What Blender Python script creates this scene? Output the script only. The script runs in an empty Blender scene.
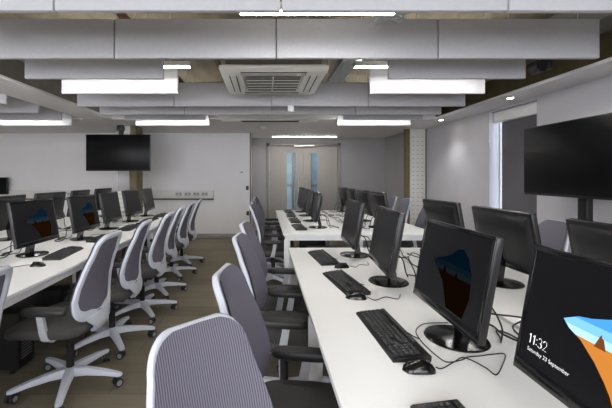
import bpy, bmesh, math, random
from mathutils import Vector, Matrix
random.seed(7)
PI = math.pi
R = math.radians
S = bpy.context.scene
COL = S.collection
H, F = 1.40, 350.0

# ------------------------------------------------------------------ materials
def lin(c):
    return tuple(((v/255)/12.92 if v/255 <= .04045 else ((v/255+.055)/1.055)**2.4) for v in c)

def mat(name, rgb, rough=.5, metal=0.0, noise=0.0, nscale=20, bump=0.0, bscale=200, coat=0.0, stretch=None, spec=None):
    m = bpy.data.materials.new(name); m.use_nodes = True
    nt = m.node_tree; b = nt.nodes['Principled BSDF']
    col = (*lin(rgb), 1)
    b.inputs['Base Color'].default_value = col
    b.inputs['Roughness'].default_value = rough
    b.inputs['Metallic'].default_value = metal
    if spec is not None: b.inputs['Specular IOR Level'].default_value = spec
    if coat: b.inputs['Coat Weight'].default_value = coat
    tc = nt.nodes.new('ShaderNodeTexCoord')
    src = tc.outputs['Object']
    if stretch:
        mp = nt.nodes.new('ShaderNodeMapping'); mp.inputs['Scale'].default_value = stretch
        nt.links.new(src, mp.inputs['Vector']); src = mp.outputs['Vector']
    if noise:
        n = nt.nodes.new('ShaderNodeTexNoise'); n.inputs['Scale'].default_value = nscale
        n.inputs['Detail'].default_value = 4
        nt.links.new(src, n.inputs['Vector'])
        rp = nt.nodes.new('ShaderNodeValToRGB')
        a = [max(0, c*(1-noise)) for c in col[:3]]; z = [min(1, c*(1+noise)) for c in col[:3]]
        rp.color_ramp.elements[0].position = .3; rp.color_ramp.elements[1].position = .7
        rp.color_ramp.elements[0].color = (*a, 1); rp.color_ramp.elements[1].color = (*z, 1)
        nt.links.new(n.outputs['Fac'], rp.inputs['Fac']); nt.links.new(rp.outputs['Color'], b.inputs['Base Color'])
    if bump:
        n = nt.nodes.new('ShaderNodeTexNoise'); n.inputs['Scale'].default_value = bscale
        nt.links.new(src, n.inputs['Vector'])
        bp = nt.nodes.new('ShaderNodeBump'); bp.inputs['Strength'].default_value = bump; bp.inputs['Distance'].default_value = .002
        nt.links.new(n.outputs['Fac'], bp.inputs['Height']); nt.links.new(bp.outputs['Normal'], b.inputs['Normal'])
    return m

def emit(name, rgb, strength):
    m = bpy.data.materials.new(name); m.use_nodes = True
    nt = m.node_tree; nt.nodes.clear()
    e = nt.nodes.new('ShaderNodeEmission'); o = nt.nodes.new('ShaderNodeOutputMaterial')
    e.inputs['Color'].default_value = (*lin(rgb), 1); e.inputs['Strength'].default_value = strength
    nt.links.new(e.outputs[0], o.inputs['Surface'])
    return m

M = {}
M['wall'] = mat('painted_wall', (236, 234, 235), .7, noise=.015, nscale=3)
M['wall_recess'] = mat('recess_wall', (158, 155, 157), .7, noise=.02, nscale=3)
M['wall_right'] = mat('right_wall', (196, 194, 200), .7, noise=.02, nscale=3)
M['slab'] = mat('exposed_soffit', (142, 131, 112), .8, noise=.25, nscale=6, stretch=(1, .15, 1))
M['brown'] = mat('brown_cladding', (112, 101, 70), .7, noise=.15, nscale=8)
M['shelf'] = mat('plaster_bulkhead', (236, 235, 237), .6)
M['baffle'] = mat('acoustic_felt', (186, 186, 191), .8, noise=.03, nscale=40)
M['baffle_edge'] = mat('baffle_edge', (226, 222, 216), .7)
M['soffit'] = mat('soffit_paint', (226, 224, 225), .7)
M['desk'] = mat('white_laminate', (240, 240, 240), .35, noise=.01, nscale=3)
M['desk_metal'] = mat('white_powder_coat', (232, 233, 236), .4)
M['frame'] = mat('chair_frame_plastic', (206, 210, 222), .35)
M['armpost'] = mat('armrest_post', (196, 198, 206), .4)
M['pad'] = mat('armrest_pad', (38, 37, 39), .45, bump=.2, bscale=400)
M['seat'] = mat('seat_fabric', (74, 72, 72), .9, noise=.18, nscale=250, bump=.4, bscale=500)
M['mech'] = mat('chair_mechanism', (26, 26, 28), .5)
M['caster'] = mat('caster_rubber', (40, 40, 43), .5)
M['castercap'] = mat('caster_cap', (150, 150, 156), .4)
M['black'] = mat('black_plastic', (24, 24, 25), .38)
M['shell'] = mat('monitor_shell', (29, 29, 31), .34)
M['gloss'] = mat('gloss_black', (14, 14, 15), .16)
M['screen'] = mat('dark_screen', (25, 25, 28), .32, spec=.14)
M['tvscreen'] = mat('tv_screen', (12, 12, 14), .3, spec=.14)
M['key'] = mat('keycap', (44, 45, 48), .45)
M['cable'] = mat('black_cable', (22, 22, 23), .5)
M['tray'] = mat('galvanised_steel', (178, 184, 188), .45, metal=.15, noise=.1, nscale=60)
M['duct'] = mat('duct_steel', (128, 126, 120), .5, metal=.3, noise=.08, nscale=12)
M['pipe'] = mat('red_oxide_pipe', (120, 62, 48), .55)
M['acpanel'] = mat('ac_plastic', (240, 238, 232), .5)
M['acgrille'] = mat('ac_grille', (96, 94, 88), .6)
M['dark'] = mat('dark_void', (28, 27, 26), .8)
M['door'] = mat('door_laminate', (150, 145, 140), .5, noise=.02, nscale=4)
M['doorframe'] = mat('door_frame', (136, 131, 127), .5)
M['steel'] = mat('brushed_steel', (190, 188, 184), .35, metal=.8)
M['steelgrey'] = mat('grey_paint', (150, 150, 154), .5)
M['trunk'] = mat('white_trunking', (222, 220, 216), .5)
M['socket'] = mat('socket_face', (190, 188, 186), .4)
M['blind'] = mat('blind_fabric', (96, 94, 98), .9, noise=.04, nscale=80)
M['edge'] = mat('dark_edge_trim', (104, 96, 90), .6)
M['base'] = mat('skirting', (160, 156, 154), .6)
M['case'] = mat('computer_case', (34, 34, 36), .4)
M['casegrey'] = mat('computer_bezel', (120, 120, 124), .45)
M['white'] = mat('white_plastic', (236, 236, 234), .4)
M['red'] = mat('red_plastic', (150, 30, 28), .4)
M['vdark'] = mat('rubber_foot', (18, 18, 18), .7)
M['bag'] = mat('pale_bag_plastic', (196, 208, 226), .4)
M['lamp'] = emit('lamp_diffuser', (255, 252, 246), 32)
M['uplamp'] = emit('uplight_diffuser', (255, 252, 246), 9)
M['down'] = emit('downlight_lens', (255, 250, 240), 12)
def backmesh():
    m = mat('chair_mesh', (100, 97, 112), .8, bump=0)
    nt = m.node_tree; b = nt.nodes['Principled BSDF']
    tc = nt.nodes.new('ShaderNodeTexCoord')
    w = nt.nodes.new('ShaderNodeTexWave'); w.bands_direction = 'Y'; w.inputs['Scale'].default_value = 42
    w.inputs['Distortion'].default_value = .6; w.inputs['Detail'].default_value = 1
    nt.links.new(tc.outputs['Object'], w.inputs['Vector'])
    rp = nt.nodes.new('ShaderNodeValToRGB')
    rp.color_ramp.elements[0].color = (*lin((74, 71, 84)), 1); rp.color_ramp.elements[1].color = (*lin((126, 123, 138)), 1)
    nt.links.new(w.outputs['Fac'], rp.inputs['Fac']); nt.links.new(rp.outputs['Color'], b.inputs['Base Color'])
    return m
M['mesh'] = backmesh()
def carpet():
    m = mat('carpet_tiles', (106, 97, 84), .95, bump=.5, bscale=600)
    nt = m.node_tree; b = nt.nodes['Principled BSDF']
    tc = nt.nodes.new('ShaderNodeTexCoord')
    br = nt.nodes.new('ShaderNodeTexBrick'); br.inputs['Scale'].default_value = 1
    br.inputs['Brick Width'].default_value = 1.0; br.inputs['Row Height'].default_value = .25
    br.inputs['Mortar Size'].default_value = .004; br.offset = .5
    br.inputs['Color1'].default_value = (*lin((126, 118, 101)), 1); br.inputs['Color2'].default_value = (*lin((113, 106, 90)), 1)
    br.inputs['Mortar'].default_value = (*lin((102, 95, 81)), 1)
    nt.links.new(tc.outputs['Object'], br.inputs['Vector'])
    n = nt.nodes.new('ShaderNodeTexNoise'); n.inputs['Scale'].default_value = 30; n.inputs['Detail'].default_value = 6
    mp = nt.nodes.new('ShaderNodeMapping'); mp.inputs['Scale'].default_value = (.12, 1, 1)
    nt.links.new(tc.outputs['Object'], mp.inputs['Vector']); nt.links.new(mp.outputs['Vector'], n.inputs['Vector'])
    mx = nt.nodes.new('ShaderNodeMixRGB'); mx.blend_type = 'MULTIPLY'; mx.inputs['Fac'].default_value = .6
    rp = nt.nodes.new('ShaderNodeValToRGB'); rp.color_ramp.elements[0].color = (.55, .55, .55, 1); rp.color_ramp.elements[1].color = (1.25, 1.22, 1.2, 1)
    nt.links.new(n.outputs['Fac'], rp.inputs['Fac'])
    nt.links.new(br.outputs['Color'], mx.inputs['Color1']); nt.links.new(rp.outputs['Color'], mx.inputs['Color2'])
    nt.links.new(mx.outputs['Color'], b.inputs['Base Color'])
    return m
M['carpet'] = carpet()
def glassmat():
    m = mat('clear_glass', (235, 242, 246), .02)
    b = m.node_tree.nodes['Principled BSDF']
    b.inputs['Transmission Weight'].default_value = 1; b.inputs['IOR'].default_value = 1.05
    return m
M['glass'] = glassmat()
M['tint'] = glassmat(); M['tint'].node_tree.nodes['Principled BSDF'].inputs['Base Color'].default_value = (.30, .33, .37, 1)
M['corridor'] = mat('corridor_daylight_colour', (206, 226, 248), .6, noise=.2, nscale=2)  # pale blue stands in for daylight behind the door glass

# ------------------------------------------------------------------ mesh builder
class MB:
    def __init__(s): s.bm = bmesh.new()
    def add(s, verts, faces, mi=0, T=None):
        vs = [s.bm.verts.new(T @ Vector(v) if T else Vector(v)) for v in verts]
        for f in faces:
            try: s.bm.faces.new([vs[i] for i in f]).material_index = mi
            except ValueError: pass
        return s
    def box(s, c, d, bev=0.0, rot=None, mi=0, seg=2):
        b = bmesh.new(); bmesh.ops.create_cube(b, size=1)
        for v in b.verts: v.co = Vector((v.co.x*d[0], v.co.y*d[1], v.co.z*d[2]))
        if bev: bmesh.ops.bevel(b, geom=list(b.edges), offset=min(bev, min(d)*.49), segments=seg, affect='EDGES', profile=.5)
        T = Matrix.Translation(c)
        if rot is not None: T = T @ rot
        b.verts.index_update()
        s.add([v.co.copy() for v in b.verts], [[v.index for v in f.verts] for f in b.faces], mi, T)
        b.free(); return s
    def span(s, a, b, bev=0.0, mi=0):
        return s.box([(a[i]+b[i])/2 for i in range(3)], [abs(b[i]-a[i]) for i in range(3)], bev, None, mi)
    def loft(s, rings, cap=True, closed=False, mi=0):
        n = len(rings[0]); vs = [v for r in rings for v in r]; fs = []
        m = len(rings)
        for i in range(m if closed else m-1):
            j = (i+1) % m
            for k in range(n):
                l = (k+1) % n
                fs.append([i*n+k, i*n+l, j*n+l, j*n+k])
        if cap and not closed:
            fs.append(list(range(n))[::-1]); fs.append([(m-1)*n+k for k in range(n)])
        return s.add(vs, fs, mi)
    def cyl(s, p0, p1, r0, r1=None, n=16, mi=0):
        r1 = r0 if r1 is None else r1
        p0, p1 = Vector(p0), Vector(p1); d = (p1-p0).normalized()
        u = d.orthogonal().normalized(); w = d.cross(u)
        ring = lambda p, r: [p+(u*math.cos(2*PI*k/n)+w*math.sin(2*PI*k/n))*r for k in range(n)]
        return s.loft([ring(p0, r0), ring(p1, r1)], mi=mi)
    def lathe(s, prof, c=(0, 0, 0), n=24, mi=0):
        c = Vector(c)
        return s.loft([[c+Vector((r*math.cos(2*PI*k/n), r*math.sin(2*PI*k/n), z)) for k in range(n)] for r, z in prof], mi=mi)
    def tube(s, pts, a, b=None, n=8, closed=False, hint=None, mi=0):
        b = a if b is None else b
        pts = [Vector(p) for p in pts]; m = len(pts); rings = []; u = None
        for i in range(m):
            if closed: t = pts[(i+1) % m]-pts[i-1]
            else: t = pts[min(i+1, m-1)]-pts[max(i-1, 0)]
            t.normalize()
            if hint is not None:
                h = Vector(hint); u = (h-t*h.dot(t)).normalized()
            elif u is None: u = t.orthogonal().normalized()
            else: u = (u-t*u.dot(t)).normalized()
            w = t.cross(u)
            aa = a[i] if isinstance(a, (list, tuple)) else a
            bb = b[i] if isinstance(b, (list, tuple)) else b
            rings.append([pts[i]+u*(aa*math.cos(2*PI*k/n))+w*(bb*math.sin(2*PI*k/n)) for k in range(n)])
        return s.loft(rings, closed=closed, mi=mi)
    def build(s, name, mats, parent=None, loc=None, rotz=0, angle=40, T=None):
        if T is not None: bmesh.ops.transform(s.bm, matrix=T, verts=s.bm.verts)
        bmesh.ops.recalc_face_normals(s.bm, faces=s.bm.faces)
        me = bpy.data.meshes.new(name); s.bm.to_mesh(me); s.bm.free()
        if not isinstance(mats, (list, tuple)): mats = [mats]
        for m in mats: me.materials.append(M[m] if isinstance(m, str) else m)
        for p in me.polygons: p.use_smooth = True
        me.set_sharp_from_angle(angle=R(angle))
        o = bpy.data.objects.new(name, me); COL.objects.link(o)
        if parent: o.parent = parent
        if loc: o.location = loc
        if rotz: o.rotation_euler.z = rotz
        return o

def spline(pts, sub=8):
    P = [Vector(p) for p in pts]; out = []
    for i in range(len(P)-1):
        p0, p1, p2, p3 = P[max(i-1, 0)], P[i], P[i+1], P[min(i+2, len(P)-1)]
        for k in range(sub):
            t = k/sub
            out.append(.5*((2*p1)+(p2-p0)*t+(2*p0-5*p1+4*p2-p3)*t*t+(3*p1-p0-3*p2+p3)*t**3))
    out.append(P[-1]); return out

def tag(o, label, cat, group=None, kind=None):
    if label: o['label'] = label
    if cat: o['category'] = cat
    if group: o['group'] = group
    if kind: o['kind'] = kind
    return o
def thing(name, label, cat, loc=(0, 0, 0), rotz=0, group=None):
    o = bpy.data.objects.new(name, None); COL.objects.link(o); o.empty_display_size = .1
    o.location = loc; o.rotation_euler.z = rotz
    return tag(o, label, cat, group)
def copy_tree(o, parent=None):
    c = o.copy(); COL.objects.link(c); c.parent = parent
    for ch in list(o.children): copy_tree(ch, c)
    return c
def place(proto, used, loc, rotz, label, group=None):
    o = proto if not used else copy_tree(proto)
    used.append(1)
    o.location = loc; o.rotation_euler.z = rotz; o['label'] = label
    if group: o['group'] = group
    return o
def struct(name, mb, m, parent=None):
    o = mb.build(name, m, parent)
    if parent is None: o['kind'] = 'structure'
    return o
ORD = ['first', 'second', 'third', 'fourth', 'fifth', 'sixth', 'seventh', 'eighth']

# ------------------------------------------------------------------ setting
ZS = 2.37          # underside of bulkheads and dropped ceiling
ZC = 3.0           # exposed slab
XL, XR, YB, YN, YD = -6.3, 3.345, 7.9, -2.6, 8.9
XI = -.316
struct('floor', MB().span((XL-.2, YN-.2, -.1), (3.9, YD+.15, 0)), 'carpet')
struct('ceiling', MB().span((XL-.2, YN-.2, ZC), (3.9, YD+.2, ZC+.1)), 'slab')
struct('wall_back', MB().span((XL, YB, 0), (XI, YD+.15, ZC)), 'wall')
struct('wall_left', MB().span((XL-.15, YN, 0), (XL, YD, ZC)), 'wall')
w = MB()
BW = [(-5.6, -3.1), (-2.7, -.2), (.2, 2.7)]; BZ0, BZ1 = .95, 2.75
w.span((XL, YN-.15, 0), (3.6, YN, BZ0)); w.span((XL, YN-.15, BZ1), (3.6, YN, ZC))
for a, b in zip([XL]+[q[1] for q in BW], [q[0] for q in BW]+[3.6]): w.span((a, YN-.15, BZ0), (b, YN, BZ1))
struct('wall_behind', w, 'wall')
for k, (a, b) in enumerate(BW):
    wf = MB()
    for xx in (a+.025, (a+b)/2, b-.025): wf.span((xx-.025, YN-.1, BZ0), (xx+.025, YN-.05, BZ1), .004)
    for zz in (BZ0+.025, BZ1-.025): wf.span((a, YN-.1, zz-.025), (b, YN-.05, zz+.025), .004)
    o = struct(f'window_{k+2}', wf, 'white')  # made-up window out of view, added to let in soft front fill
    pl = bpy.data.lights.new('sky_portal', 'AREA'); pl.shape = 'RECTANGLE'; pl.size = b-a; pl.size_y = BZ1-BZ0; pl.cycles.is_portal = True
    po = bpy.data.objects.new('sky_portal', pl); COL.objects.link(po); po.location = ((a+b)/2, YN-.16, (BZ0+BZ1)/2); po.rotation_euler = (-PI/2, 0, PI)
# recess wall around the double door
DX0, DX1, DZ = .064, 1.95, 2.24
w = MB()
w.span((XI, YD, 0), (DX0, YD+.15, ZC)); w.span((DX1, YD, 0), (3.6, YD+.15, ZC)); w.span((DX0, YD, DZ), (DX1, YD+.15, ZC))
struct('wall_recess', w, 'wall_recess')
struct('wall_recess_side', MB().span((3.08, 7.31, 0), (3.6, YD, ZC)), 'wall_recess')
# right wall with the window opening
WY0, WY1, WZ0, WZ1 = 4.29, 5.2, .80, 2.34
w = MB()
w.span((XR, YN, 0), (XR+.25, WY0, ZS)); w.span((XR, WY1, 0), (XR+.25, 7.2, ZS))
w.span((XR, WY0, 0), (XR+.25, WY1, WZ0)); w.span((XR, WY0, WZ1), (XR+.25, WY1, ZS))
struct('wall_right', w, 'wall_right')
struct('wall_right_upper', MB().span((XR+.02, YN, ZS+.04), (XR+.25, 7.7, ZC)), 'brown')
# dropped ceiling at the back and bulkheads along both sides
struct('ceiling_dropped', MB().span((-6.3, 5.98, ZS), (2.93, 7.2, ZC-.01)).span((-6.3, 7.2, ZS), (3.08, YD, ZC-.01)), 'soffit')
struct('trim_1', MB().span((2.93, YN, ZS), (XR+.01, 7.2, ZS+.035), .004), 'shelf')
struct('trim_2', MB().span((-3.09, YN, ZS), (-2.6, 5.98, ZS+.035), .004), 'shelf')
struct('baseboard_back', MB().span((XL, YB-.016, 0), (XI, YB, .10), .003), 'base')
struct('baseboard_right', MB().span((XR-.016, YN, 0), (XR, 7.2, .10), .003), 'base')
bd = MB(); bd.span((XI, YD-.016, 0), (DX0-.06, YD, .10), .003); bd.span((DX1+.06, YD-.016, 0), (3.08, YD, .10), .003)
struct('baseboard_recess', bd, 'base')
struct('trim_3', MB().span((XI-.005, YB-.004, 0), (XI+.02, YB+.05, ZS), .002), 'edge')
# columns with white slotted service panel
def column(name, x0, x1, y0, y1, px0, px1, bx0, bx1):
    o = struct(name, MB().span((x0, y0, 0), (x1, y1, ZS if name == 'column_right' else ZC)), 'brown')
    p = MB().span((px0, y0-.02, 0), (px1, y0-.001, ZS-.002), .003).build('service_panel', 'trunk', o)
    p['label'] = 'white slotted panel'
    s = MB()
    for k in range(22):
        for xx in (px0+.06, (px0+px1)/2, px1-.06):
            s.box((xx, y0-.0205, .35+k*.088), (.045, .002, .012))
    s.build('slots', 'base', p)
    return o
column('column_right', 2.92, 3.345, 7.2, 7.31, 3.0, 3.31, 0, 0)
column('column_left', -2.83, -2.46, 6.75, 7.1, -2.825, -2.575, 0, 0)

# window with roller blind
win = bpy.data.objects.new('window_1', None); COL.objects.link(win); win['kind'] = 'structure'
f = MB(); X = 3.5
for a, b in (((X, WY0, WZ0), (X+.06, WY1, WZ0+.05)), ((X, WY0, WZ1-.05), (X+.06, WY1, WZ1)), ((X, WY0, WZ0), (X+.06, WY0+.05, WZ1)), ((X, WY1-.015, WZ0), (X+.06, WY1, WZ1))): f.span(a, b, .004)
f.build('window_frame', 'white', win)
MB().span((X+.025, WY0+.05, WZ0+.05), (X+.031, WY1-.015, WZ1-.05)).build('pane', 'tint', win)
bl = thing('roller_blind', 'dark grey roller blind drawn down in the window recess', 'blind', (3.46, 0, 0))
MB().span((-.003, WY0+.01, WZ0+.01), (.003, 5.085, 2.2)).build('blind_fabric', 'blind', bl)
MB().span((-.06, WY0+.005, 2.18), (.035, WY1-.01, 2.335), .008).build('cassette', 'white', bl)
MB().cyl((0, WY0+.02, WZ0+.02), (0, 5.08, WZ0+.02), .012).build('bottom_bar', 'steel', bl)

# double door
d = bpy.data.objects.new('door_1', None); COL.objects.link(d); d['kind'] = 'structure'
f = MB()
f.span((DX0, YD-.03, 0), (DX0+.075, YD+.13, DZ), .004); f.span((DX1-.075, YD-.03, 0), (DX1, YD+.13, DZ), .004); f.span((DX0, YD-.03, DZ-.075), (DX1, YD+.13, DZ), .004)
f.build('door_frame', 'doorframe', d)
cx = 1.007
for (a, b, g0, g1, hx) in ((DX0+.08, cx-.003, .585, .79, .88), (cx+.003, DX1-.08, 1.19, 1.375, 1.09)):
    z0, z1 = .50, 2.0
    lf = MB(); ya, yb = YD+.03, YD+.075
    lf.span((a, ya, .008), (g0, yb, DZ-.08)); lf.span((g1, ya, .008), (b, yb, DZ-.08))
    lf.span((g0, ya, .008), (g1, yb, z0)); lf.span((g0, ya, z1), (g1, yb, DZ-.08))
    leaf = lf.build('door_leaf', 'door', d)
    MB().span((g0, ya+.018, z0), (g1, ya+.024, z1)).build('vision_panel', 'glass', leaf)
    hd = MB(); hd.cyl((hx, ya-.05, .98), (hx, ya-.05, 1.44), .014)
    for z in (1.03, 1.39): hd.cyl((hx, ya-.05, z), (hx, ya+.005, z), .009)
    hd.build('pull_handle', 'steel', leaf)
MB().span((.76, YD-.045, 2.135), (1.28, YD+.02, 2.195), .006).build('door_closer', 'steel', d)
# closed corridor beyond the vision panels, daylight put into its pale blue colour
struct('floor_corridor', MB().span((-1.5, YD+.15, -.1), (3.6, 12.2, 0)), 'base')
struct('wall_corridor_far', MB().span((-1.5, 11.6, 0), (3.6, 11.75, 2.8)), 'corridor')
struct('ceiling_corridor', MB().span((-1.5, YD+.15, 2.7), (3.6, 11.6, 2.8)), 'corridor')
struct('wall_corridor_left', MB().span((-1.6, YD+.15, 0), (-1.5, 11.75, 2.8)), 'corridor')
struct('wall_corridor_right', MB().span((3.6, YD+.15, 0), (3.7, 11.75, 2.8)), 'corridor')
ct = MB()
for x in (.45, .92, 1.50, 2.2): ct.span((x, 11.56, 0), (x+.07, 11.6, 2.6))
ct.span((-1.5, 11.56, 1.05), (3.6, 11.6, 1.12)); ct.span((-1.5, 11.56, 0), (3.6, 11.6, .3))
struct('trim_4', ct, 'steel')
# ------------------------------------------------------------------ ceiling baffles
def baffle(x0, x1, Y, zb, label, group='suspended acoustic baffles', h=.29):
    o = MB().span((x0+.004, Y-.02, zb), (x1-.004, Y+.02, zb+h), .006).build('acoustic_baffle', 'baffle')
    tag(o, label, 'baffle', group)
    for xx in (x0+.15, x1-.15): MB().cyl((xx, Y, zb+h-.002), (xx, Y, ZC), .003, n=6).build('suspension_wire', 'tray', o)
    return o
ZB = 2.27
rows_full = [(1.857, 'nearest row overhead'), (2.60, 'second row overhead'), (4.32, 'row just behind the air conditioner'), (4.90, 'second row behind the air conditioner')]
colw = ['far left', 'left of centre', 'right of centre', 'far right']
for Y, wd in rows_full:
    for k in range(4):
        baffle(.09-2.4+1.195*k+.01, .09-2.4+1.195*(k+1)+.01, Y, ZB-(.012 if Y > 4 else 0), f'grey acoustic baffle in the {wd}, {colw[k]} panel')
baffle(-2.14, -.897, 3.14, ZB, 'grey baffle left of the air conditioner in front of the lit panel')
baffle(1.108, 2.34, 3.14, ZB, 'grey baffle right of the air conditioner in front of the lit panel')
baffle(-2.14, -.905, 3.71, ZB, 'bright lamp-lit white baffle left of the air conditioner')
baffle(1.113, 2.337, 3.71, ZB, 'bright lamp-lit white baffle right of the air conditioner')
baffle(-2.17, -.91, 5.45, ZB, 'small far grey baffle near the left column')
baffle(1.235, 2.47, 5.45, ZB, 'small far grey baffle near the right wall')
baffle(-2.17, -.92, 5.93, ZB-.015, 'glowing far white baffle near the left column')
baffle(1.235, 2.48, 5.93, ZB-.015, 'glowing far white baffle near the right wall')
for Y, wd in ((4.23, 'nearest'), (4.83, 'middle'), (5.45, 'farthest grey')):
    for k in range(2):
        x1 = -3.10-1.2*k-(.05 if Y > 5 else 0)
        baffle(x1-1.2, x1, Y, ZB, f'{wd} baffle of the left bay beyond the beam, {["right", "left"][k]} panel', 'left bay baffles')
baffle(-4.45, -3.25, 5.93, ZB-.015, 'glowing white baffle of the left bay, right panel', 'left bay baffles')
baffle(-5.65, -4.45, 5.93, ZB-.015, 'glowing white baffle of the left bay, left panel', 'left bay baffles')

# lamps
def lamp(x0, x1, Y, z, label, surface=False):
    o = thing('linear_lamp', label, 'lamp', ((x0+x1)/2, Y, z), 0, 'linear ceiling lamps')
    L = (x1-x0)/2
    MB().box((0, 0, .03), (2*L, .07, .05), .004).build('housing', 'white', o)
    MB().box((0, 0, .004), (2*L-.01, .060, .004), .001).build('diffuser', 'lamp', o)
    if not surface:
        MB().box((0, 0, .0565), (2*L-.06, .045, .003), .001).build('uplight_diffuser', 'uplamp', o)
        for xx in (-L+.2, L-.2): MB().cyl((xx, 0, .05), (xx, 0, (ZC if Y < YD else 2.7)-z), .003, n=6).build('suspension_wire', 'tray', o)
    return o
lamp(-.15, .80, 2.12, 2.385, 'linear lamp between the two nearest baffle rows')
lamp(-2.2, -.72, 3.42, 2.46, 'linear lamp left of the air conditioner')
lamp(.884, 2.36, 3.42, 2.46, 'linear lamp right of the air conditioner')
lamp(-2.2, -.8, 5.7, 2.40, 'linear lamp above the far left monitors')
lamp(1.10, 2.5, 5.7, 2.40, 'linear lamp above the far right desk end')
lamp(-4.9, -3.4, 5.7, 2.40, 'linear lamp in the left bay')
lamp(-4.9, -3.4, 3.4, 2.40, 'linear lamp in the left bay, outside the frame')
lamp(.3, 1.7, 10.6, 2.5, 'added linear fill lamp in the corridor beyond the doors')  # unseen lamp added to light up the view through the door glass
lamp(-1.3, .1, 10.6, 2.5, 'added linear fill lamp in the corridor, left of the doors')  # second unseen lamp, added to make the corridor brighter
lamp(.19, 1.70, 8.2, ZS-.055, 'slim lamp fixed to the recess ceiling before the doors', True)
for x in (-4.1, -1.6, 1.6):
    lamp(x-.75, x+.75, -.6, 2.40, 'added linear fill lamp behind the camera')  # unseen lamps added for soft ambient fill
for Yd, nm in ((4.35, 'small round downlight in the right bulkhead near the window'), (6.05, 'small round downlight in the right bulkhead near the column')):
    o = thing('downlight', nm, 'lamp', (3.06, Yd, ZS), 0)
    MB().lathe([(.045, -.006), (.05, -.004), (.05, .001), (.03, .001)]).build('trim_ring', 'white', o)
    MB().lathe([(.001, -.007), (.036, -.007), (.036, 0)]).build('lens', 'down', o)
    ld = bpy.data.lights.new('downlight_beam', 'SPOT'); ld.energy = 10; ld.spot_size = R(85); ld.spot_blend = .5; ld.shadow_soft_size = .04
    lo = bpy.data.objects.new('downlight_beam', ld); COL.objects.link(lo); lo.parent = o; lo.location = (0, 0, -.02)

# air conditioner cassette
ac = thing('ceiling_air_conditioner', 'square ceiling air conditioning cassette with dark grille', 'air conditioner', (.085, 3.455, 2.306))
p = MB(); hw = .475
def rr(w, z, r=.03): 
    out = []
    for cx_, cy_, a0 in ((w-r, w-r, 0), (-w+r, w-r, 90), (-w+r, -w+r, 180), (w-r, -w+r, 270)):
        for k in range(4): a = R(a0+k*30); out.append(Vector((cx_+r*math.cos(a), cy_+r*math.sin(a), z)))
    return out
p.loft([rr(hw-.02, .05), rr(hw, .04), rr(hw, .018), rr(hw-.03, .0), rr(.28, 0), rr(.265, .02)], cap=True)
p.build('panel', 'acpanel', ac)
MB().span((-.42, -.42, .05), (.42, .42, .32), .01).build('casing', 'duct', ac)
g = MB()
g.span((-.255, -.255, .004), (.255, .255, .018), mi=1)
for k in range(15): g.box((0, -.238+k*.034, .0), (.50, .012, .012), rot=Matrix.Rotation(R(25), 4, 'X'))
for k in range(4): g.box((0, -.15+k*.1, -.003), (.50, .012, .010), mi=2)
g.box((0, 0, -.002), (.012, .50, .010), mi=2)
g.build('intake_grille', ['acgrille', 'dark', 'acpanel'], ac)
for k in range(4):
    T = Matrix.Rotation(k*PI/2, 4, 'Z')
    b = MB().box((0, -.365, -.001), (.60, .055, .008), .003).box((0, -.395, -.003), (.58, .008, .008), mi=1).box((0, -.335, -.003), (.58, .006, .008), mi=1)
    b.build('air_flap', ['acpanel', 'dark'], ac, T=T)
# slot diffuser, sensors, services
o = thing('air_grille', 'long thin white slot grille in the dropped ceiling edge', 'grille', (.11, 6.12, ZS))
MB().span((-.85, -.09, -.012), (.85, .09, .001), .004).build('grille_frame', 'white', o)
s = MB()
for k in range(5): s.box((0, -.06+k*.03, -.013), (1.0, .018, .004))
s.build('slots', 'dark', o)
o = tag(MB().lathe([(.05, 0), (.05, -.02), (.03, -.04), (.001, -.045)], (0, 0, 0)).build('motion_sensor', 'white', None, (-.02, 6.9, ZS)), 'small white ceiling sensor above the left end of the doors', 'sensor')
o = thing('ceiling_sensor_box', 'small bright white square sensor hung below the baffles', 'sensor', (.315, 4.1, 2.19))
MB().box((0, 0, 0), (.075, .03, .075), .006).build('body', 'white', o)
MB().cyl((0, 0, .035), (0, 0, ZC-2.19), .004, n=6).build('drop_wire', 'tray', o)
def tray(x, y0, y1, z, label):
    o = thing('cable_tray', label, 'cable tray', (x, (y0+y1)/2, z))
    L = (y1-y0); b = MB(); n = int(L/.03)
    for sx in (-1, 1):
        b.box((sx*.09, 0, .025), (.006, L, .05)); b.box((sx*.082, 0, .0), (.016, L, .004))
    n = int(L/.045)
    for k in range(n):
        yy = -L/2+.03+k*.045
        for sg in (-1, 1): b.box((0, yy, .0), (.2, .011, .004), rot=Matrix.Rotation(sg*R(38), 4, 'Z'))
    b.build('perforated_channel', 'tray', o)
    for yy in (-L/2+.1, L/2-.1):
        for sx in (-.09, .09): MB().cyl((sx, yy, .05), (sx, yy, ZC-z), .004, n=6).build('hanger_rod', 'tray', o)
tray(.88, 1.99, 2.50, 2.50, 'perforated steel cable tray between the two nearest baffle rows')
tray(.86, 2.66, 4.25, 2.53, 'perforated steel cable tray beside the air conditioner')
tag(MB().cyl((-1.13, -2, 2.68), (-1.13, 5.9, 2.68), .035).build('sprinkler_pipe', 'pipe'), 'rust red pipe above the baffles left of the air conditioner', 'pipe')
tag(MB().cyl((-.55, 3.2, 2.75), (-.55, 5.9, 2.75), .03).build('copper_pipe', 'brown'), 'thin brown pipe above the left of the air conditioner', 'pipe')
tag(MB().span((2.62, -2.4, 2.62), (2.90, 5.9, 2.86), .01).build('air_duct', 'duct'), 'grey rectangular duct above the right bulkhead', 'duct')
tag(MB().span((-3.0, -2.4, 2.405), (-2.7, 5.9, 2.68), .01).build('air_duct', 'duct'), 'grey rectangular duct above the left beam', 'duct')
o = thing('ceiling_speaker', 'small black device hung above the right bulkhead', 'speaker', (2.62, 3.35, 2.44))
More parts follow.
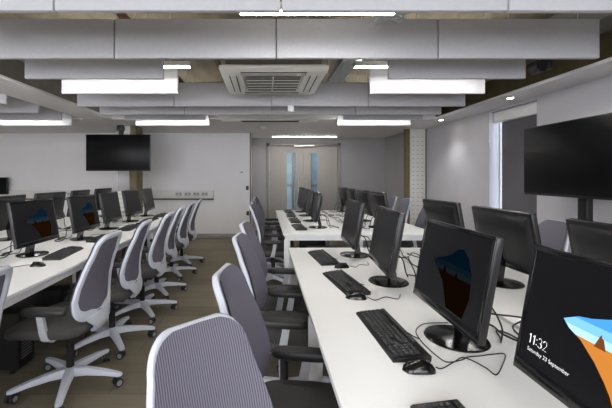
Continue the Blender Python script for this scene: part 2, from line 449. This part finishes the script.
MB().cyl((0, -.06, 0), (0, .06, 0), .055).box((.1, 0, .03), (.05, .06, .1), .01).build('body', 'black', o)
MB().cyl((0, 0, .05), (0, 0, .19), .01).build('bracket', 'black', o)

# dado trunking with sockets, wall controls
tr = thing('socket_trunking', 'white dado trunking with power sockets along the back wall', 'trunking', (0, YB, 0))
MB().span((XL+.01, -.075, .90), (-1.13, 0, 1.08), .006).build('channel', 'trunk', tr)
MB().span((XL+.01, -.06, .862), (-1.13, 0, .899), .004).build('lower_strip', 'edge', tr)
for px in (179, 188, 196.5, 205, -4, 62, 71):
    x = (px-264)*7.85/350
    b = MB().box((x, -.079, .99), (.146, .012, .086), .004)
    b.box((x-.036, -.086, 1.005), (.03, .004, .022), mi=1); b.box((x+.036, -.086, 1.005), (.03, .004, .022), mi=1)
    b.build('socket', ['socket', 'black'], tr)
o = thing('wall_thermostat', 'small white thermostat on the back wall left of the recess', 'thermostat', (-.52, YB, 1.47))
MB().box((0, -.012, 0), (.12, .024, .085), .008).build('body', 'white', o)
MB().box((.02, -.0245, .015), (.05, .002, .025)).build('display', 'casegrey', o)
o = thing('fire_call_point', 'small dark call point at the corner of the recess', 'call point', (XI-.06, YB, 1.13))
MB().box((0, -.02, 0), (.06, .04, .09), .006).build('body', 'black', o)
MB().box((0, -.041, 0), (.03, .003, .03)).build('press_plate', 'red', o)
tag(MB().box((0, 0, 0), (.06, .03, .09), .006).build('door_release', 'black', None, (XI-.05, YB-.016, .56)), 'small dark plate low on the recess corner', 'switch')
o = thing('wall_screen', 'dark wall screen cut by the left edge of the picture', 'screen', (-6.0, YB, 1.18))
MB().box((0, -.122, 0), (.62, .05, .38), .008).build('housing', 'black', o)
MB().box((0, -.148, .005), (.59, .004, .34)).build('screen', 'tvscreen', o)
MB().box((0, -.049, .06), (.2, .097, .14)).build('bracket', 'black', o)

# televisions
def tv_panel(o, w=1.24, h=.71):
    MB().box((0, 0, 0), (w, .045, h), .008).box((0, .035, -.05), (w*.7, .04, h*.6), .015).build('housing', 'black', o)
    MB().box((0, -.023, .006), (w-.024, .004, h-.036), .001).build('screen', 'tvscreen', o)
o = thing('wall_television', 'black television hung on the white and brown column', 'television', (-2.755, 6.62, 1.84))
tv_panel(o, 1.21, .69)
b = MB().box((.03, .09, 0), (.3, .08, .35), .005)
b.span((-.02, .06, .2), (.06, .1, .53)); b.box((.02, .06, .47), (.12, .1, .1), .01)
b.build('mount', 'black', o)
MB().box((.08, .07, -.53), (.22, .06, .40), .006).build('media_box', 'steelgrey', o)
o = thing('stand_television', 'large black television on a floor stand by the right wall', 'television', (2.86, 3.21, 1.56), -PI/2-R(1.0))
tv_panel(o, 1.26, .72)
b = MB().box((0, .085, -.62), (.10, .06, 1.86), .008).box((0, .06, 0), (.4, .05, .3), .005)
b.build('post', 'black', o)
b = MB()
for sx in (-1, 1): b.box((sx*.28, .05, -1.505), (.06, .72, .05), .008)
b.box((0, .085, -1.505), (.6, .08, .05), .008)
b.build('stand_base', 'black', o)
for sx in (-1, 1):
    for yy in (-.27, .37): MB().cyl((sx*.28-.012, yy, -1.535), (sx*.28+.012, yy, -1.535), .025).build('caster', 'caster', o)

# ------------------------------------------------------------------ desks
DT = .73
def desk(label, x0, x1, y0, y1, splits, legs):
    o = thing('bench_desk', label, 'desk', ((x0+x1)/2, (y0+y1)/2, 0), 0, None)
    hx, hy = (x1-x0)/2, (y1-y0)/2; yc = (y0+y1)/2
    ys = [-hy]+[s-yc for s in splits]+[hy]
    for i in range(len(ys)-1):
        for sx in (-1, 1):
            a, b = (-hx, -.012) if sx < 0 else (.012, hx)
            MB().span((a, ys[i]+.0015, DT-.025), (b, ys[i+1]-.0015, DT), .002).build('worktop', 'desk', o)
    r = MB()
    for sx in (-1, 1):
        r.span((sx*(hx-.045)-.02, -hy+.02, DT-.075), (sx*(hx-.045)+.02, hy-.02, DT-.026))
        r.span((sx*.10-.02, -hy+.02, DT-.075), (sx*.10+.02, hy-.02, DT-.026))
    for yy in (-hy+.025, hy-.025): r.span((-hx+.02, yy-.02, DT-.075), (hx-.02, yy+.02, DT-.026))
    r.build('rail', 'desk_metal', o)
    MB().span((-.05, -hy+.1, DT-.20), (.05, hy-.1, DT-.08), .005).build('cable_trough', 'desk_metal', o)
    for L in legs:
        for sx in (-1, 1):
            yy = L-yc
            MB().span((sx*(hx-.045)-.035, yy-.03, .008), (sx*(hx-.045)+.035, yy+.03, DT-.076), .004).build('leg', 'desk_metal', o)
        MB().span((-.15, yy-.02, .008), (.15, yy+.02, DT-.21), .004).build('centre_panel', 'desk_metal', o)
    return o
X0, X1 = .225, 2.025
desk('long white bench desk in the right foreground', X0, X1, .36, 3.275, [], [.43, 1.84, 3.22])
desk('white bench desk beyond the gap, in front of the doors', X0, X1, 4.04, 6.85, [], [4.09, 6.8])
LX0, LX1 = -3.23, -1.43
desk('long white bench desk on the left below the wall television', LX0, LX1, .5, 6.3, [], [.55, 1.78, 3.26, 4.55, 6.25])

# ------------------------------------------------------------------ monitors
emit_m = {}
def pic_mats(k, tagname):
    key = tagname
    if key not in emit_m:
        emit_m[key] = [emit('picture_sky_'+key, (70, 150, 215), .9*k), emit('picture_sea_'+key, (175, 215, 240), .85*k), emit('picture_sand_'+key, (205, 130, 55), (.75 if k > .5 else .42)*k), emit('picture_rock_'+key, (120, 70, 35), .7*k), emit('picture_cave_'+key, (60, 32, 16), .5*k), emit('picture_text_'+key, (240, 240, 240), .95*k), emit('picture_haze_'+key, (120, 185, 230), .9*k)]
    return emit_m[key]
SW, SH = .503, .318
TILT = Matrix.Translation((0, -.066, .10)) @ Matrix.Rotation(R(-10), 4, 'X')
def cable_obj(parent, pts, r=.0035, name='cable'):
    return MB().tube(spline(pts, 8), r, n=6).build(name, 'cable', parent)
def make_monitor(state):
    o = thing('monitor', 'x', 'monitor')
    T = TILT
    h = MB().box((0, .014, .185), (.53, .027, .37), .006)
    # bulged rear shell
    def rect(w, hh, y, zc): return [Vector((sx*w/2, y, zc+sz*hh/2)) for sx, sz in ((-1, -1), (1, -1), (1, 1), (-1, 1))]
    h.loft([rect(.49, .33, .026, .185), rect(.43, .28, .048, .185), rect(.30, .2, .062, .18)])
    h.build('housing', 'shell', o, T=T)
    bz = MB()
    for a, b in (((-.265, -.0035, 0), (.265, .002, .034)), ((-.265, -.0035, .354), (.265, .002, .37)), ((-.265, -.0035, .03), (-.2515, .002, .358)), ((.2515, -.0035, .03), (.265, .002, .358))): bz.span(a, b, .002)
    bz.build('bezel', 'gloss', o, T=T)
    scr = MB().span((-SW/2, -.001, .034), (SW/2, .003, .354)).build('screen', 'screen', o, T=T)
    v = MB().box((0, .0425, .305), (.30, .012, .022), .002).build('rear_vent', 'vdark', o, T=T)
    n = MB()
    n.loft([[Vector((sx*.03, y, .015)) for sx, y in ((-1, .01), (1, .01), (1, .05), (-1, .05))], [Vector((sx*.026, y, .12)) for sx, y in ((-1, -.01), (1, -.01), (1, .03), (-1, .03))], [Vector((sx*.028, y, .24)) for sx, y in ((-1, -.002), (1, -.002), (1, .028), (-1, .028))]])
    n.build('neck', 'gloss', o)
    MB().lathe([(.001, .0), (.118, .0), (.122, .004), (.118, .009), (.08, .014), (.04, .02), (.001, .021)], n=32).build('stand_base', 'gloss', o)
    if state:
        mm = pic_mats({'bright': 1.0, 'dim': .012, 'mid': .028}[state], state)
        pb = MB()
        def poly(uv, lay, mi):
            vs = [(-SW/2+u*SW, -.0012-.0004*lay, .036+vv*SH) for u, vv in uv]
            pb.add(vs, [list(range(len(vs)))], mi)
        outline = [(.25, .52), (.29, .465), (.36, .42), (.45, .31), (.50, .21), (.53, .13), (.57, .02), (.80, .02), (.85, .28), (.83, .55), (.76, .72), (.68, .80), (.60, .77), (.54, .70), (.48, .655), (.40, .61), (.33, .585)]
        def clip(v0, v1):
            out = []
            n_ = len(outline)
            def cut(P, keep, vv):
                res = []
                for i in range(len(P)):
                    a, b = P[i-1], P[i]
                    ka, kb = keep(a), keep(b)
                    if ka != kb:
                        t = (vv-a[1])/(b[1]-a[1]); res.append((a[0]+(b[0]-a[0])*t, vv))
                    if kb: res.append(b)
                return res
            P = cut(outline, lambda q: q[1] >= v0, v0)
            return cut(P, lambda q: q[1] <= v1, v1)
        poly(clip(.57, .9), 1, 0); poly(clip(.50, .57), 1, 5); poly(clip(.44, .50), 1, 1); poly(clip(.0, .44), 1, 2)
        poly([(.45, .31), (.50, .21), (.53, .13), (.57, .02), (.582, .02), (.54, .15), (.505, .22)], 2, 4)
        poly([(.43, .425), (.49, .425), (.48, .47), (.473, .50), (.465, .505), (.46, .53), (.452, .51), (.44, .46)], 2, 3)
        poly([(.62, .43), (.66, .43), (.65, .48), (.63, .50)], 2, 3)
        pb.build('lock_screen_picture', mm[:5]+mm[6:], scr, T=T)
        if state == 'bright':
            # hour in thin strokes, date below it
            ck = MB(); hh = .026; ww = .0135; r_ = .00105
            def stroke(P): ck.tube([(x0+p*ww, -.0022, z0+q*hh) for p, q in P], r_, .0003, n=6, hint=(0, 0, 1) if False else None)
            arc = lambda cx_, cz_, rx, rz, a0, a1, n_=9: [(cx_+rx*math.cos(R(a0+(a1-a0)*k/n_)), cz_+rz*math.sin(R(a0+(a1-a0)*k/n_))) for k in range(n_+1)]
            z0 = .036+.175*SH; xa = -SW/2+.055*SW
            x0 = xa; stroke([(.05, .80), (.42, 1.0), (.42, 0)])
            x0 = xa+.014; stroke([(.05, .80), (.42, 1.0), (.42, 0)])
            for q in (.15, .68): ck.box((xa+.0285, -.0022, z0+q*hh), (.0024, .0006, .0024))
            x0 = xa+.034; stroke(arc(.45, .75, .40, .25, 150, -80)+arc(.45, .26, .46, .26, 85, -150))
            x0 = xa+.051; stroke(arc(.45, .70, .42, .30, 160, -35)+[(.05, .02), (.92, .02)])
            ck.build('clock_text', mm[5], scr, T=T)
            for txt, u, vv, sz in (('Saturday 23 September', .055, .105, .0150),):
                cu = bpy.data.curves.new('clock_text', 'FONT'); cu.body = txt; cu.size = sz; cu.extrude = 0; cu.offset = -.008*sz
                to = bpy.data.objects.new('date_text', cu); COL.objects.link(to)
                dg = bpy.context.evaluated_depsgraph_get()
                me = bpy.data.meshes.new_from_object(to.evaluated_get(dg))
                bpy.data.objects.remove(to)
                me.transform(T @ Matrix.Translation((-SW/2+u*SW, -.0022, .036+vv*SH)) @ Matrix.Rotation(PI/2, 4, 'X'))
                me.materials.clear(); me.materials.append(mm[5])
                t2 = bpy.data.objects.new('date_text', me); COL.objects.link(t2); t2.parent = scr
    cable_obj(o, [(.05, .045, .17), (.06, .10, .16), (.07, .14, .08), (.05, .15, .012), (.0, .18, .005), (-.07, .21, .005), (-.03, .24, .006), (.08, .25, .006), (.02, .265, .006)], .0035, 'power_cable')
    cable_obj(o, [(-.05, .045, .17), (-.09, .11, .13), (-.08, .13, .05), (-.10, .15, .008), (-.16, .17, .005), (-.12, .22, .006), (-.02, .20, .014), (.05, .22, .016), (.0, .265, .006)], .004, 'video_cable')
    return o

YR = [.79, 1.47, 2.21, 2.96]          # seats of the right foreground desk
YF = [4.55, 5.22, 5.90, 6.55]         # seats of the desk by the doors
YL = [2.98, 3.72, 4.45, 5.17, 5.90]   # seats of the left desk that show
XM, XM2 = .765, 1.485
mon = make_monitor('bright')
mon['label'] = 'large black monitor showing 11:32 and a beach picture, cut by the frame'
mon.location = (.815, YR[0], DT); mon.rotation_euler.z = -PI/2-R(1)
mon2 = make_monitor('dim')
mon2['label'] = 'black monitor with a dim picture, second along the foreground desk'
mon2.location = (.79, YR[1]-.03, DT); mon2.rotation_euler.z = -PI/2-R(1)
ml = make_monitor('mid')
ml['label'] = 'left desk monitor with a faint blue and orange picture, nearest one'
ml.location = (-1.97, YL[0], DT); ml.rotation_euler.z = PI/2-R(2)
c = copy_tree(ml); c.location = (-1.93, YL[1], DT); c.rotation_euler.z = PI/2
c['label'] = 'left desk monitor with a faint picture, second from the front'
plain = make_monitor(None); used = []
for i in (2, 3):
    place(plain, used, ((.785, XM)[i-2], YR[i], DT), -PI/2+R((-5, -2)[i-2]), f'blank monitor on the aisle side of the foreground desk, {["behind the dim one", "at its far end"][i-2]}')
for i in (1, 2, 3):
    place(plain, used, (XM2+.0, YR[i]-.02, DT), PI/2+R((-3, 2, 3)[i-1]), f'monitor seen from behind on the foreground desk, {["cut by the right edge", "second from the right edge", "third from the right edge"][i-1]}')
for i in range(4):
    place(plain, used, (.70, YF[i], DT), -PI/2-R((3, 2, 0, 1)[i]), f'blank monitor on the aisle side of the desk by the doors, {ORD[i]} from the front')
    place(plain, used, (XM2, YF[i]+.02, DT), PI/2+R((3, 1, -2, 2)[i]), f'monitor seen from behind on the desk by the doors, {ORD[i]} from the front')
for i in (2, 3, 4):
    place(plain, used, (-1.97, YL[i], DT), PI/2+R((2, -2, 4)[i-2]), f'blank monitor on the aisle side of the left desk, {["third from the front", "fourth from the front", "at the far end"][i-2]}')
for i in (1, 2, 3, 4):
    place(plain, used, (-2.70, YL[i]-.02, DT), -PI/2+R((3, -6, 2, -2)[i-1]), f'monitor seen from behind on the far side of the left desk, {ORD[i-1]} from the front')

# ------------------------------------------------------------------ keyboards and mice
def make_keyboard():
    o = thing('keyboard', 'x', 'keyboard')
    b = MB()
    sec = lambda x: [Vector((x, -.07, 0)), Vector((x, .07, 0)), Vector((x, .072, .02)), Vector((x, .066, .024)), Vector((x, -.064, .011)), Vector((x, -.071, .006))]
    b.loft([sec(x) for x in (-.222, -.2, .2, .222)])
    b.build('tray_body', 'black', o)
    k = MB(); Rx = Matrix.Rotation(math.atan2(.013, .13), 4, 'X')
    rowy = [-.05, -.031, -.012, .007, .026, .052]
    for r, y in enumerate(rowy):
        z = .0185+(y+.05)*.1
        xs = []
        x = -.205
        if r == 0: ws = [.024, .022, .022, .108, .022, .022, .022, .024]
        else: ws = [.017+(.004*(r == j)) for j in range(15)]
        for w in ws:
            k.box((x+w/2, y, z), (w-.003, .0155, .008), .002, Rx, seg=1); x += w+.0015
        for blk in (.075+.0, ):
            for j in range(3):
                if r in (2,): continue
                k.box((.083+j*.0185, y, z), (.0155, .0155, .008), .002, Rx, seg=1)
        for j in range(4):
            if r == 5: continue
            k.box((.147+j*.0185, y, z), (.0155, .0155, .008), .002, Rx, seg=1)
    k.build('keys', 'key', o)
    cable_obj(o, [(.0, .068, .012), (.0, .085, .006), (.03, .095, .004), (.05, .108, .004)], .0022)
    return o
def make_mouse(long_cable=False):
    o = thing('computer_mouse', 'x', 'mouse')
    b = MB(); rings = []
    for i in range(11):
        t = i/10; y = -.058+.116*t
        s = math.sqrt(max(0, 1-(2*t-1)**4))*.9+.06
        w = .031*s; hh = .036*(math.sin(PI*(.12+.80*(1-t)))*.85+.12)*min(1, s+.1)
        rings.append([Vector((w*math.cos(a), y, max(0, hh*math.sin(a)) if k < 9 else 0)) for k, a in [(k, PI*k/8) for k in range(9)]])
    b.loft(rings); b.build('shell', 'gloss', o)
    MB().cyl((-.004, .03, .026), (.004, .03, .026), .008, n=12).build('scroll_wheel', 'key', o)
    if long_cable: pts = [(0, .058, .01), (.0, .08, .006), (-.045, .145, .004), (-.075, .20, .004), (-.01, .235, .004), (.035, .242, .004), (-.02, .30, .004), (-.10, .365, .004), (-.098, .31, .004), (-.088, .265, .004), (-.08, .215, .004), (-.05, .176, .009), (-.045, .12, .004), (-.09, .105, .004), (-.14, .10, .004), (-.21, .10, .004), (-.30, .12, .004), (-.37, .19, .004), (-.38, .30, .004)]
    else: pts = [(0, .058, .01), (.02, .10, .003), (-.04, .16, .003), (-.02, .22, .003), (-.10, .25, .003)]
    cable_obj(o, pts, .0022)
    return o
kb = make_keyboard(); ku = []
for i, (x, y, a) in enumerate(((.50, .79, 2), (.525, 1.48, 2), (.50, 2.18, 8), (.475, 2.84, 6))):
    place(kb, ku, (x, y, DT), -PI/2+R(a), 'black keyboard on the foreground desk, ' + ['cut by the bottom edge', 'beside the dim monitor', 'third from the front', 'at its far end'][i])
for i in range(4):
    place(kb, ku, (.45, YF[i]-.02, DT), -PI/2+R((3, 1, -2, 2)[i]), f'black keyboard on the desk by the doors, {ORD[i]} from the front')
for i in range(5):
    place(kb, ku, (-1.71, YL[i]+.02, DT), PI/2+R((6, -3, 2, 4, -2)[i]), f'black keyboard on the left desk, {ORD[i]} from the front')
mL = make_mouse(True); mL['label'] = 'black mouse with a long looping cable on the foreground desk'
mL.location = (.535, 1.208, DT); mL.rotation_euler.z = -PI/2
ms = make_mouse(); mu = []
place(ms, mu, (.505, 1.918, DT), -PI/2+R(-10), 'black mouse by the third keyboard of the foreground desk')
place(ms, mu, (.57, 2.565, DT), -PI/2+R(10), 'black mouse by the far keyboard of the foreground desk')
place(ms, mu, (-1.68, 2.60, DT), PI/2, 'black mouse on the left desk, nearest the camera')
for i in (1, 2, 3): place(ms, mu, (-1.70, YL[i]+.31, DT), PI/2, f'black mouse on the left desk beside the {ORD[i]} keyboard')

# loose cables in the desk middles
def loose(name, label, x, y0, y1, seed):
    rnd = random.Random(seed); pts = []
    n = int((y1-y0)/.09)
    for k in range(n):
        pts.append((x+rnd.uniform(-.065, .065), y0+(y1-y0)*k/(n-1)+rnd.uniform(-.05, .05), DT+.010+.03*rnd.random()*(k % 3 == 1)))
    tag(MB().tube(spline(pts, 7), .004, n=6).build(name, 'cable'), label, 'cable')
loose('power_lead', 'tangled black lead between monitor rows of the foreground desk', 1.125, 1.2, 3.1, 3)
loose('power_lead', 'tangled black lead in the middle of the doors desk', 1.115, 4.2, 6.6, 4)
loose('power_lead', 'tangled black lead between monitor rows of the left desk', -2.33, 2.6, 4.5, 5)
loose('power_lead', 'second tangled black lead further along the left desk', -2.33, 4.7, 6.1, 6)

# computers under the left desk
def tower(x, y, label):
    o = thing('desktop_computer', label, 'computer', (x, y, .0))
    MB().box((0, 0, .23), (.42, .17, .40), .006).build('case', 'case', o)
    b = MB().box((.214, 0, .23), (.012, .165, .395), .004)
    b.build('front_panel', 'black', o)
    v = MB()
    for k in range(8): v.box((.221, 0, .10+k*.02), (.003, .11, .007))
    v.build('vent_slots', 'casegrey', o)
    MB().cyl((.219, .05, .38), (.223, .05, .38), .014).build('power_button', 'casegrey', o)
    ft = MB()
    for sx in (-1, 1):
        for sy in (-1, 1): ft.cyl((sx*.16, sy*.06, 0), (sx*.16, sy*.06, .032), .02)
    ft.build('foot', 'vdark', o)
for i, (x, y) in enumerate(((-1.95, 2.55), (-1.95, 3.05), (-1.95, 4.1), (-1.95, 5.4))):
    tower(x, y, f'black desktop computer under the left desk, {ORD[i]} from the camera')
for i, (x, y) in enumerate(((.80, 4.8), (.80, 5.9))):
    o = tower(x, y, f'black desktop computer under the doors desk, {["nearer", "farther"][i]} one')

# ------------------------------------------------------------------ task chairs (front = +X)
PROF = [(.47, -.205), (.53, -.195), (.60, -.190), (.70, -.198), (.80, -.222), (.93, -.266), (1.055, -.312)]
def prof(z):
    if z <= PROF[0][0]: return PROF[0][1]
    for (a, xa), (b, xb) in zip(PROF, PROF[1:]):
        if z <= b:
            t = (z-a)/(b-a); t = t*t*(3-2*t)*.35+t*.65
            return xa+(xb-xa)*t
    return PROF[-1][1]
def back_pt(y, z, off=0): return Vector((prof(z)+.95*y*y+off, y, z))
def outline(z0, z1, wb, wm, wt, rb, rt, n=7):
    """closed loop of (y, z) with rounded corners, wider in the middle"""
    def side(z):
        t = (z-z0)/(z1-z0)
        return wb+(wm-wb)*min(1, t/.25) if t < .25 else wm+(wt-wm)*((t-.25)/.75)
    pts = []
    for k in range(n+1):
        a = -PI/2+PI/2*k/n
        w = side(z0+rb); pts.append((w-rb+rb*math.cos(a), z0+rb+rb*math.sin(a)))
    for k in range(1, 8):
        z = z0+rb+(z1-rt-z0-rb)*k/8; pts.append((side(z), z))
    for k in range(n+1):
        a = PI/2*k/n
        w = side(z1-rt); pts.append((w-rt+rt*math.cos(a), z1-rt+rt*math.sin(a)+.012*math.sin(a)))
    return pts+[(-y, z) for y, z in reversed(pts)]
def make_chair():
    o = thing('task_chair', 'x', 'chair')
    # five-star base with casters
    b = MB().lathe([(.028, .065), (.045, .07), (.05, .10), (.046, .125), (.03, .13)])
    for k in range(5):
        a = 2*PI*k/5+.3; u = Vector((math.cos(a), math.sin(a), 0)); w = Vector((-u.y, u.x, 0)); rings = []
        for r, hw, zt, zb in ((.03, .032, .128, .075), (.12, .028, .122, .082), (.24, .023, .106, .076), (.325, .020, .088, .066), (.345, .012, .082, .068)):
            rings.append([u*r+w*(sx*hw*q)+Vector((0, 0, z)) for sx, q, z in ((-1, 1, zb), (1, 1, zb), (1, 1, zb+(zt-zb)*.6), (1, .6, zt), (-1, .6, zt), (-1, 1, zb+(zt-zb)*.6))])
        b.loft(rings)
    base = b.build('star_base', 'frame', o)
    for k in range(5):
        a = 2*PI*k/5+.3; u = Vector((math.cos(a), math.sin(a), 0)); w = Vector((-u.y, u.x, 0))
        q = u*.325; c = MB().cyl(q+Vector((0, 0, .045)), q+Vector((0, 0, .075)), .009, n=8)
        d = u*math.cos(.8)+w*math.sin(.8); e = Vector((-d.y, d.x, 0)); q2 = q-d*.008
        for s in (-1, 1):
            c.cyl(q2+e*(s*.008)+Vector((0, 0, .0285)), q2+e*(s*.026)+Vector((0, 0, .0285)), .028, n=14)
            c.cyl(q2+e*(s*.026)+Vector((0, 0, .0285)), q2+e*(s*.028)+Vector((0, 0, .0285)), .018, n=12, mi=1)
        c.box(q2+Vector((0, 0, .045)), (.02, .02, .03), .004)
        c.build('caster', ['caster', 'castercap'], base)
    MB().cyl((0, 0, .12), (0, 0, .27), .025).cyl((0, 0, .26), (0, 0, .38), .016).build('gas_column', 'mech', o)
    m = MB().box((.0, 0, .385), (.26, .17, .05), .015).box((-.10, 0, .395), (.16, .10, .04), .012)
    m.cyl((.04, -.2, .385), (.04, 0, .385), .006, n=8); m.build('tilt_mechanism', 'mech', o)
    # seat
    st = MB(); rings = []
    def sring(sc, z, dz=0):
        out = []
        for k in range(36):
            a = 2*PI*k/36; cs, sn = math.cos(a), math.sin(a)
            x = .255*sc*math.copysign(abs(cs)**.42, cs); y = .252*sc*math.copysign(abs(sn)**.42, sn)
            zz = z-(.03*max(0, x/.245)**3 if dz else 0)
            out.append(Vector((x+.06, y*(1-.06*(x < 0)*abs(x)/.245), zz)))
        return out
    for sc, z in ((.70, .405), (.95, .412), (1.0, .43), (1.0, .452), (.97, .468), (.88, .478), (.6, .482), (.2, .480)): rings.append(sring(sc, z, 1))
    st.loft(rings); st.build('seat', 'seat', o)
    # back: ring frame, mesh, spine
    Lp = outline(.50, 1.012, .205, .218, .138, .085, .075)
    pts = [back_pt(y, z) for y, z in Lp]
    fr = MB()
    cz = .75
    n = len(pts); rings = []
    for i in range(n):
        t = (pts[(i+1) % n]-pts[i-1]).normalized()
        y, z = Lp[i]
        nrm = Vector((1, -1.9*y, -(prof(z+.01)-prof(z-.01))/.02)).normalized()
        inw = nrm.cross(t).normalized()
        lower = max(0, min(1, (.66-z)/.14))
        hw = .019+.012*lower; th = .015
        q = pts[i]+inw*(hw*.6)-nrm*.006
        rings.append([q+inw*(hw*math.cos(2*PI*k/8))+nrm*(th*math.sin(2*PI*k/8)) for k in range(8)])
    fr.loft(rings, closed=True)
    secs = []
    for x, z, hw, th in ((-.212, .512, .150, .007), (-.216, .485, .138, .013), (-.218, .458, .108, .017), (-.214, .432, .078, .019), (-.194, .406, .058, .02), (-.16, .392, .048, .017), (-.08, .385, .045, .014), (.0, .385, .045, .012)):
        secs.append((Vector((x, 0, z)), hw, th))
    rings = []
    for i, (p, hw, th) in enumerate(secs):
        t = (secs[min(i+1, len(secs)-1)][0]-secs[max(i-1, 0)][0]).normalized(); nn = Vector((-t.z, 0, t.x))
        rings.append([p+Vector((.95*(hw*math.cos(a))**2 if i < 4 else 0, hw*math.copysign(abs(math.cos(a))**.6, math.cos(a)), 0))+nn*(th*math.copysign(abs(math.sin(a))**.6, math.sin(a))) for a in [2*PI*k/16 for k in range(16)]])
    fr.loft(rings)
    fr.build('back_frame', 'frame', o)
    # mesh panel: strips across between the ring sides
    mp = MB(); half = Lp[:len(Lp)//2]; rows = []
    for y, z in half:
        rows.append((max(.02, y-.004), z))
    rows = [r for i, r in enumerate(rows) if i == 0 or r[1] > rows[i-1][1]+.002]
    NX = 10
    for off, grow in ((.0165, .003), (-.004, -.012)):
        V = [back_pt((w+grow)*(2*j/NX-1), z+(.003 if off > 0 and i == len(rows)-1 else 0), off) for i, (w, z) in enumerate(rows) for j in range(NX+1)]
        Fc = [[i*(NX+1)+j, i*(NX+1)+j+1, (i+1)*(NX+1)+j+1, (i+1)*(NX+1)+j] for i in range(len(rows)-1) for j in range(NX)]
        mp.add(V, Fc)
    mp.build('back_mesh', 'mesh', o, angle=180)
    # arms
    for s in (-1, 1):
        ap = MB(); secs = [(Vector((.0, s*.10, .40)), .028, .009), (Vector((.0, s*.215, .398)), .028, .009), (Vector((.005, s*.236, .415)), .025, .011), (Vector((.015, s*.244, .46)), .022, .011), (Vector((.035, s*.247, .575)), .020, .011)]
        rings = []
        for i, (p_, hw, th) in enumerate(secs):
            t = (secs[min(i+1, 4)][0]-secs[max(i-1, 0)][0]).normalized(); nn = Vector((0, -t.z, t.y))
            rings.append([p_+Vector((sx*hw, 0, 0))+nn*(sy*th) for sx, sy in ((-1, -1), (1, -1), (1, 1), (-1, 1))])
        ap.loft(rings)
        post = ap.build('arm_post', 'armpost', o)
        pd = MB(); rings = []
        for sc, z in ((.8, .566), (.97, .571), (1, .584), (.97, .597), (.82, .605), (.4, .606)):
            rr_ = []
            for k in range(28):
                a = 2*PI*k/28; cs, sn = math.cos(a), math.sin(a)
                rr_.append(Vector((.01+.14*(sc if sc > .9 else sc*.5+.5)*math.copysign(abs(cs)**.6, cs), s*.247+.039*sc*math.copysign(abs(sn)**.7, sn), z)))
            rings.append(rr_)
        pd.loft(rings); pd.build('arm_pad', 'pad', post)
    return o
ch = make_chair(); cu = []
def chair(x, y, deg, label, basedeg):
    o = place(ch, cu, (x, y, 0), R(deg), label)
    if 'turned' in label: o.scale = (.965, .965, .965)      # seat gas lift at its lowest
    for c in o.children:
        if c.name.startswith('star_base'): c.rotation_euler.z = R(((22 if 'nearest whole' in label else basedeg) if basedeg < 0 or 'nearest whole' in label else (.8-deg) % 72))
# aisle side of left desk (backs to the aisle, facing -X)
for i, (x, y, d_) in enumerate(((-1.37, 1.40, 0), (-1.295, 2.37, -3), (-1.28, 2.98, 2), (-1.245, 3.61, -2), (-1.28, 4.21, 3), (-1.30, 4.95, -2), (-1.31, 5.60, 2))):
    lab = ['cut by the left edge of the picture', 'nearest whole chair', 'second whole chair', 'third whole chair', 'fourth whole chair', 'fifth whole chair', 'farthest, by the back wall'][i]
    chair(x, y-.03, 180+d_, f'grey mesh task chair along the left desk, {lab}', (10, 163, 150, 158, 165, 170, 160)[i])
# aisle side of right desk
for i, (x, y, d_) in enumerate(((.0, .77, -47), (.125, 1.36, -9), (.125, 2.18, -8), (.13, 2.76, -8))):
    lab = ['turned, its back nearest the camera', 'second from the camera', 'third from the camera', 'fourth from the camera'][i]
    chair(x, y, d_, f'grey mesh task chair at the right foreground desk, {lab}', (20, 40, 10, 55)[i])
for i, (x, y, d_) in enumerate(((.12, 4.55, -4), (.12, 5.13, -5), (.13, 5.72, -3), (.13, 6.32, -5))):
    chair(x, y, d_, f'grey mesh task chair on the aisle side of the doors desk, {ORD[i]} from the front', (20, 40, 10, 55)[i])
# window side
for i, (x, y, d_) in enumerate(((2.13, 5.1, 175), (2.10, 5.8, 184), (2.1, 6.42, 180))):
    chair(x, y, d_, f'grey mesh task chair on the window side of the doors desk, {ORD[i]} from the front', (20, 40, 10)[i])
chair(2.16, 2.92, 180, 'grey mesh task chair between foreground desk and the television stand', 30)
chair(-3.4, 5.2, 10, 'grey mesh task chair behind the left desk, partly hidden by monitors', 30)
chair(-3.4, 5.95, -10, 'grey mesh task chair behind the left desk, near the back wall', 30)

# ------------------------------------------------------------------ world, camera
wd = bpy.data.worlds.new('world'); S.world = wd; wd.use_nodes = True
bg = wd.node_tree.nodes['Background']; bg.inputs['Color'].default_value = (.92, .95, 1.0, 1); bg.inputs['Strength'].default_value = 5.2
cam = bpy.data.cameras.new('camera'); co = bpy.data.objects.new('camera', cam); COL.objects.link(co)
cam.sensor_width = 36; cam.lens = F/612*36; cam.clip_start = .05; cam.clip_end = 60
cam.shift_x = (306-264)/612; cam.shift_y = -(204-176)/612
co.location = (0, 0, H); co.rotation_euler = (PI/2, 0, 0)
S.camera = co
S.view_settings.view_transform = 'Standard'; S.view_settings.look = 'None'; S.view_settings.gamma = 1
S.view_settings.use_curve_mapping = False; S.view_settings.exposure = .80
